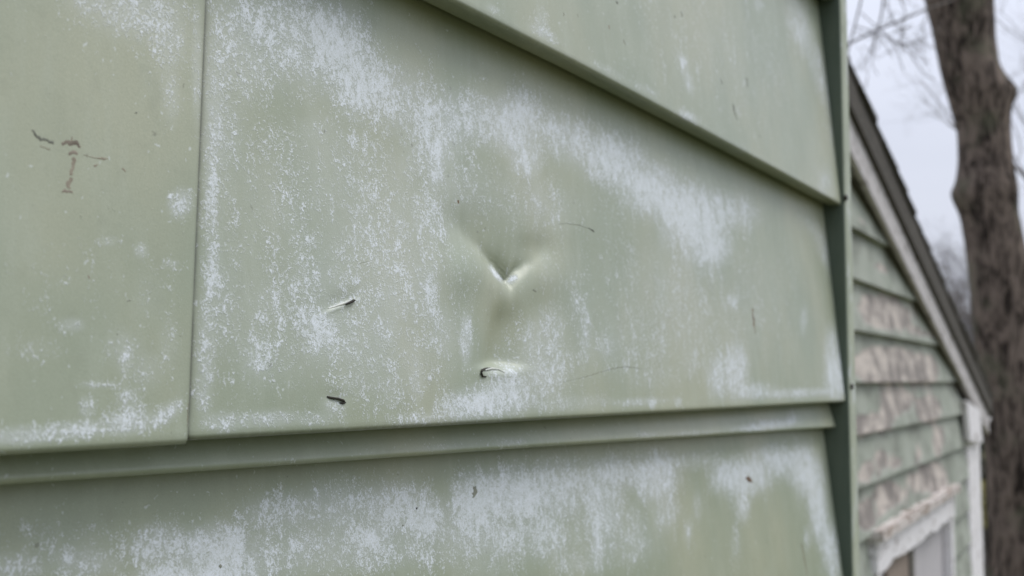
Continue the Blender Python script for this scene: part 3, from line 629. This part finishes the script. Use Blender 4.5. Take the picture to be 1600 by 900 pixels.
# ------------------------------------------------------------------ the big tree
TD = 7.0
tree = thing('tree', 'thick bare tree trunk with rough dark bark leaning beside the garage roof', 'tree', tuple(at_depth(1605, 1000, TD)*np.array([1, 1, 0])))
prof = [(-360, 1405, 84), (-200, 1450, 92), (-60, 1488, 98), (0, 1499.5, 99), (60, 1507, 88), (100, 1514, 86), (142, 1528, 92), (200, 1537, 78), (250, 1540, 80), (300, 1541, 92), (335, 1545, 86), (400, 1556, 88), (500, 1567, 90), (600, 1581, 93), (700, 1593, 98), (800, 1601, 102), (900, 1605, 112), (960, 1604, 132), (1010, 1606, 165)]
ys_, cxs_, ws_ = map(np.array, zip(*prof))
rings, sides = 150, 40; vs = []
for i in range(rings+1):
    y_ = -360+(1012+360)*i/rings
    cx, w = np.interp(y_, ys_, cxs_), np.interp(y_, ys_, ws_)
    P = at_depth(cx, y_, TD); rad = w/2*TD/F
    for k_ in range(sides):
        q = 2*math.pi*k_/sides
        dvec = _r0*math.cos(q)+np.array([_v[0], _v[1], 0])*math.sin(q)
        nz3 = Vector((math.cos(q)*1.6, math.sin(q)*1.6, P[2]*1.1))
        rr_ = rad*(1+0.07*mnoise.noise(nz3*1.2)+0.05*mnoise.noise(Vector((math.cos(q)*7, math.sin(q)*7, P[2]*2.2)))+0.035*mnoise.noise(Vector((math.cos(q)*16, math.sin(q)*16, P[2]*5))))
        rr_ += rad*0.26*math.exp(-((y_-145)/22)**2)*math.exp(-(((q+0.15+math.pi) % (2*math.pi)-math.pi)/0.6)**2)      # knot, right side
        rr_ += rad*0.16*math.exp(-((y_-306)/20)**2)*math.exp(-((abs(((q-math.pi)+math.pi) % (2*math.pi)-math.pi))/0.6)**2)  # swelling, left side
        vs.append(P+dvec*rr_)
fs = [(i*sides+k_, i*sides+(k_+1) % sides, (i+1)*sides+(k_+1) % sides, (i+1)*sides+k_) for i in range(rings) for k_ in range(sides)]
link('trunk', off(mesh(vs, fs, True), tree.location), M['bark'], tree)

def grow(p, d, length, r, level, maxl, rng, out_, spread=0.55, wob=0.12, taper=0.62, kids=(2, 3), up=0.06):
    path = []; p = np.array(p, float); d = np.array(d, float); segs = 4 if level < maxl-1 else 3
    for i in range(segs+1):
        path.append((p.copy(), max(r*(1-(1-taper)*i/segs), 0.0015)))
        d = d+np.array([rng.gauss(0, wob), rng.gauss(0, wob), rng.gauss(0, wob)+up]); d /= np.linalg.norm(d)
        if i < segs: p = p+d*length/segs
    out_.append(path)
    if level >= maxl: return
    for i in range(rng.randint(*kids)+1):
        t = rng.uniform(0.35, 1.0) if i else 1.0
        base = path[min(int(round(t*segs)), segs)]
        nd = d+np.array([rng.gauss(0, spread), rng.gauss(0, spread), rng.gauss(0, spread)]); nd /= np.linalg.norm(nd)
        grow(base[0], nd, length*rng.uniform(0.58, 0.82), base[1]*rng.uniform(0.55, 0.8), level+1, maxl, rng, out_, spread, wob, taper, kids, up)
rng = random.Random(5)
topc = at_depth(1405, -350, TD); ob = []
for dd, l_ in (((-0.3, 0.2, 1), 1.6), ((0.5, -0.5, 0.9), 1.5), ((0.1, 0.6, 0.9), 1.4)):
    grow(topc+np.array([0, 0, -0.06]), np.array(dd)/np.linalg.norm(dd), l_, 0.12, 0, 4, rng, ob)
link('limb', off(tube(ob, 6), tree.location), M['bark'], tree)

def bare_tree(px, dep, h, r, seed, label, maxl=5, kids=(2, 3), spread=0.5, sides=4):
    rng_ = random.Random(seed); b = at_depth(px, 600, dep); b[2] = 0
    o = thing('bare_tree', label, 'tree', tuple(b), 'bare trees far behind the garage')
    tr = [(b+np.array([0, 0, -0.2]), r*1.25)]; p = b.copy(); q = np.array([0, 0, 1.0])
    for i in range(5):
        p = p+q*h*0.07; tr.append((p.copy(), r*(1-0.07*i))); q = q+np.array([rng_.gauss(0, .06), rng_.gauss(0, .06), 0]); q /= np.linalg.norm(q)
    link('trunk', off(tube([tr], 8), b), M['twig'], o)
    out_ = []
    for i in range(4):
        a = rng_.uniform(0, 6.28); dd = np.array([math.cos(a)*0.55, math.sin(a)*0.55, 1.0]); dd /= np.linalg.norm(dd)
        grow(tr[-1-(i % 2)][0], dd, h*0.26, r*0.55, 1, maxl, rng_, out_, spread, 0.13, 0.6, kids, 0.04)
    link('crown', off(tube(out_, sides), b), M['twig'], o)
bare_tree(1484, 30, 6.0, 0.13, 22, 'bare bushy tree between the garage roof and the big trunk', 6, (3, 3), 0.7)
bare_tree(1512, 38, 8.2, 0.15, 23, 'farther bare tree half behind the big trunk', 6, (3, 3), 0.7)
bare_tree(1500, 24, 4.2, 0.10, 27, 'low dark thicket tree just above the garage roof edge', 6, (3, 3), 0.75)
bare_tree(1705, 17, 10, 0.11, 33, 'bare leafless tree right of the big trunk at the edge of the picture', 6, (2, 2), 0.6)
# branches that cross above the garage
nb_ = thing('branch', 'crossing pale branches hanging in the sky at the top beside the corner trim', 'branch', tuple(at_depth(1390, 40, 5.0)))
def br(pts, dep, r):
    pp = [(at_depth(x, y, dep), r*w) for x, y, w in pts]
    me = tube([pp], 6); return me
for pts, r in (([(1290, 90, 1), (1327, 68, 1), (1375, 45, .95), (1450, 14, .8), (1490, 0, .7)], 0.0048), ([(1352, -30, 1), (1342, 15, .9), (1330, 60, .8), (1322, 90, .7)], 0.0042), ([(1384, -30, 1), (1378, 20, .9), (1368, 60, .75), (1352, 100, .5)], 0.0042), ([(1345, 20, .7), (1385, 55, .7), (1420, 80, .6), (1450, 100, .5)], 0.0028), ([(1375, 45, .9), (1400, 75, .8), (1412, 110, .6)], 0.0028), ([(1368, 60, .9), (1362, 100, .7), (1372, 118, .5)], 0.0026), ([(1420, 80, .9), (1445, 118, .7), (1462, 125, .5)], 0.0026), ([(1400, -20, 1), (1415, 20, .8), (1408, 60, .6)], 0.0028), ([(1335, 40, 1), (1372, 52, .8), (1395, 90, .6)], 0.0026)):
    link('branch_limb', off(br(pts, 5.0, r*1.25), nb_.location), M['twig'], nb_)
tw = []; rgt = random.Random(9)
for i in range(15):
    x, y = rgt.uniform(1325, 1465), rgt.uniform(-20, 105); a = rgt.uniform(0, 6.28)
    d_ = at_depth(x+math.cos(a)*10, y+math.sin(a)*10, 5.0+rgt.uniform(-.02, .02))-at_depth(x, y, 5.0)
    grow(at_depth(x, y, 5.0), d_/np.linalg.norm(d_), 0.10, 0.0016, 2, 4, rgt, tw, 0.5, 0.15, 0.7, (1, 2), 0.0)
link('twig', off(tube(tw, 4), nb_.location), M['twig'], nb_)['kind'] = 'stuff'

# ------------------------------------------------------------------ far things in the gaps
def shrub(px, dep, zr, r, nleaf, ls, mat, name, label, cat, seed):
    rg = random.Random(seed); b = at_depth(px, 700, dep); b[2] = 0
    o = thing(name, label, cat, tuple(b)); vs, fs = [], []
    for i in range(nleaf):
        a = rg.uniform(0, 6.28); u = rg.uniform(0, 1); z_ = zr[0]+(zr[1]-zr[0])*u
        rad = r*(0.75+0.35*math.sin(u*math.pi))*math.sqrt(rg.uniform(0.15, 1))*(1+0.25*mnoise.noise(Vector((a*1.3, z_*2, seed))))
        c = b+np.array([math.cos(a)*rad, math.sin(a)*rad, z_])
        e1 = np.array([rg.gauss(0, 1) for _ in range(3)]); e1 *= ls/np.linalg.norm(e1); e2 = np.array([rg.gauss(0, 1) for _ in range(3)]); e2 *= ls*0.5/np.linalg.norm(e2)
        k_ = len(vs); vs += [c-e1, c+e2, c+e1, c-e2]; fs.append((k_, k_+1, k_+2, k_+3))
    link('foliage', off(mesh(vs, fs), b), M[mat], o)
    st = [[(b+np.array([0, 0, -0.05]), 0.03), (b+np.array([math.cos(q)*r*0.5, math.sin(q)*r*0.5, zr[1]*0.8]), 0.008)] for q in (0.4, 1.7, 3.0, 4.4, 5.6)]
    link('stem', off(tube(st, 5), b), M['twig'], o)
shrub(1545, 9.5, (0.05, 1.75), 0.55, 3500, 0.05, 'hedge', 'evergreen_shrub', 'dark evergreen shrub in the gap between garage and tree trunk', 'shrub', 3)
shrub(1546, 8.2, (0.85, 1.22), 0.16, 500, 0.03, 'yellow', 'yellow_shrub', 'small yellow green shrub low in the gap beside the garage corner', 'shrub', 4)
hb = at_depth(1545, 600, 34); hb[2] = 0
fh = thing('far_house', 'distant pale house with slate grey roof seen past the roof edge', 'house', tuple(hb))
ex_, ey_ = _r0, np.array([_v[0], _v[1], 0])/math.hypot(_v[0], _v[1])
def fbox(name, a, b, z0, z1, y0, y1, mat, parent=fh):
    return link(name, off(prism([hb+ex_*a+ey_*y0+np.array([0, 0, z0]), hb+ex_*b+ey_*y0+np.array([0, 0, z0]), hb+ex_*b+ey_*y0+np.array([0, 0, z1]), hb+ex_*a+ey_*y0+np.array([0, 0, z1])], ey_*(y1-y0)), hb), mat, parent)
zh = lambda y_: 2.0+(592-y_)/F*34
fw = fbox('wall', -4, 4, 0, zh(546), 0, 6, M['farwall'])
link('roof', off(prism([hb+ex_*-4.4+ey_*-0.5+np.array([0, 0, zh(548)]), hb+ex_*-4.4+ey_*6.5+np.array([0, 0, zh(548)]), hb+ex_*-4.4+ey_*3+np.array([0, 0, zh(484)])], ex_*8.8), hb), M['farroof'], fh)
fbox('gutter', -4.4, 4.4, zh(552), zh(546), -0.62, -0.5, M['trimw'])
for a in (-2.6, -0.4, 1.8):
    w_ = fbox('window', a, a+0.9, 1.0, 2.2, -0.06, 0.04, M['trimw']); fbox('pane', a+0.08, a+0.82, 1.08, 2.12, -0.08, -0.05, M['glass'], w_)
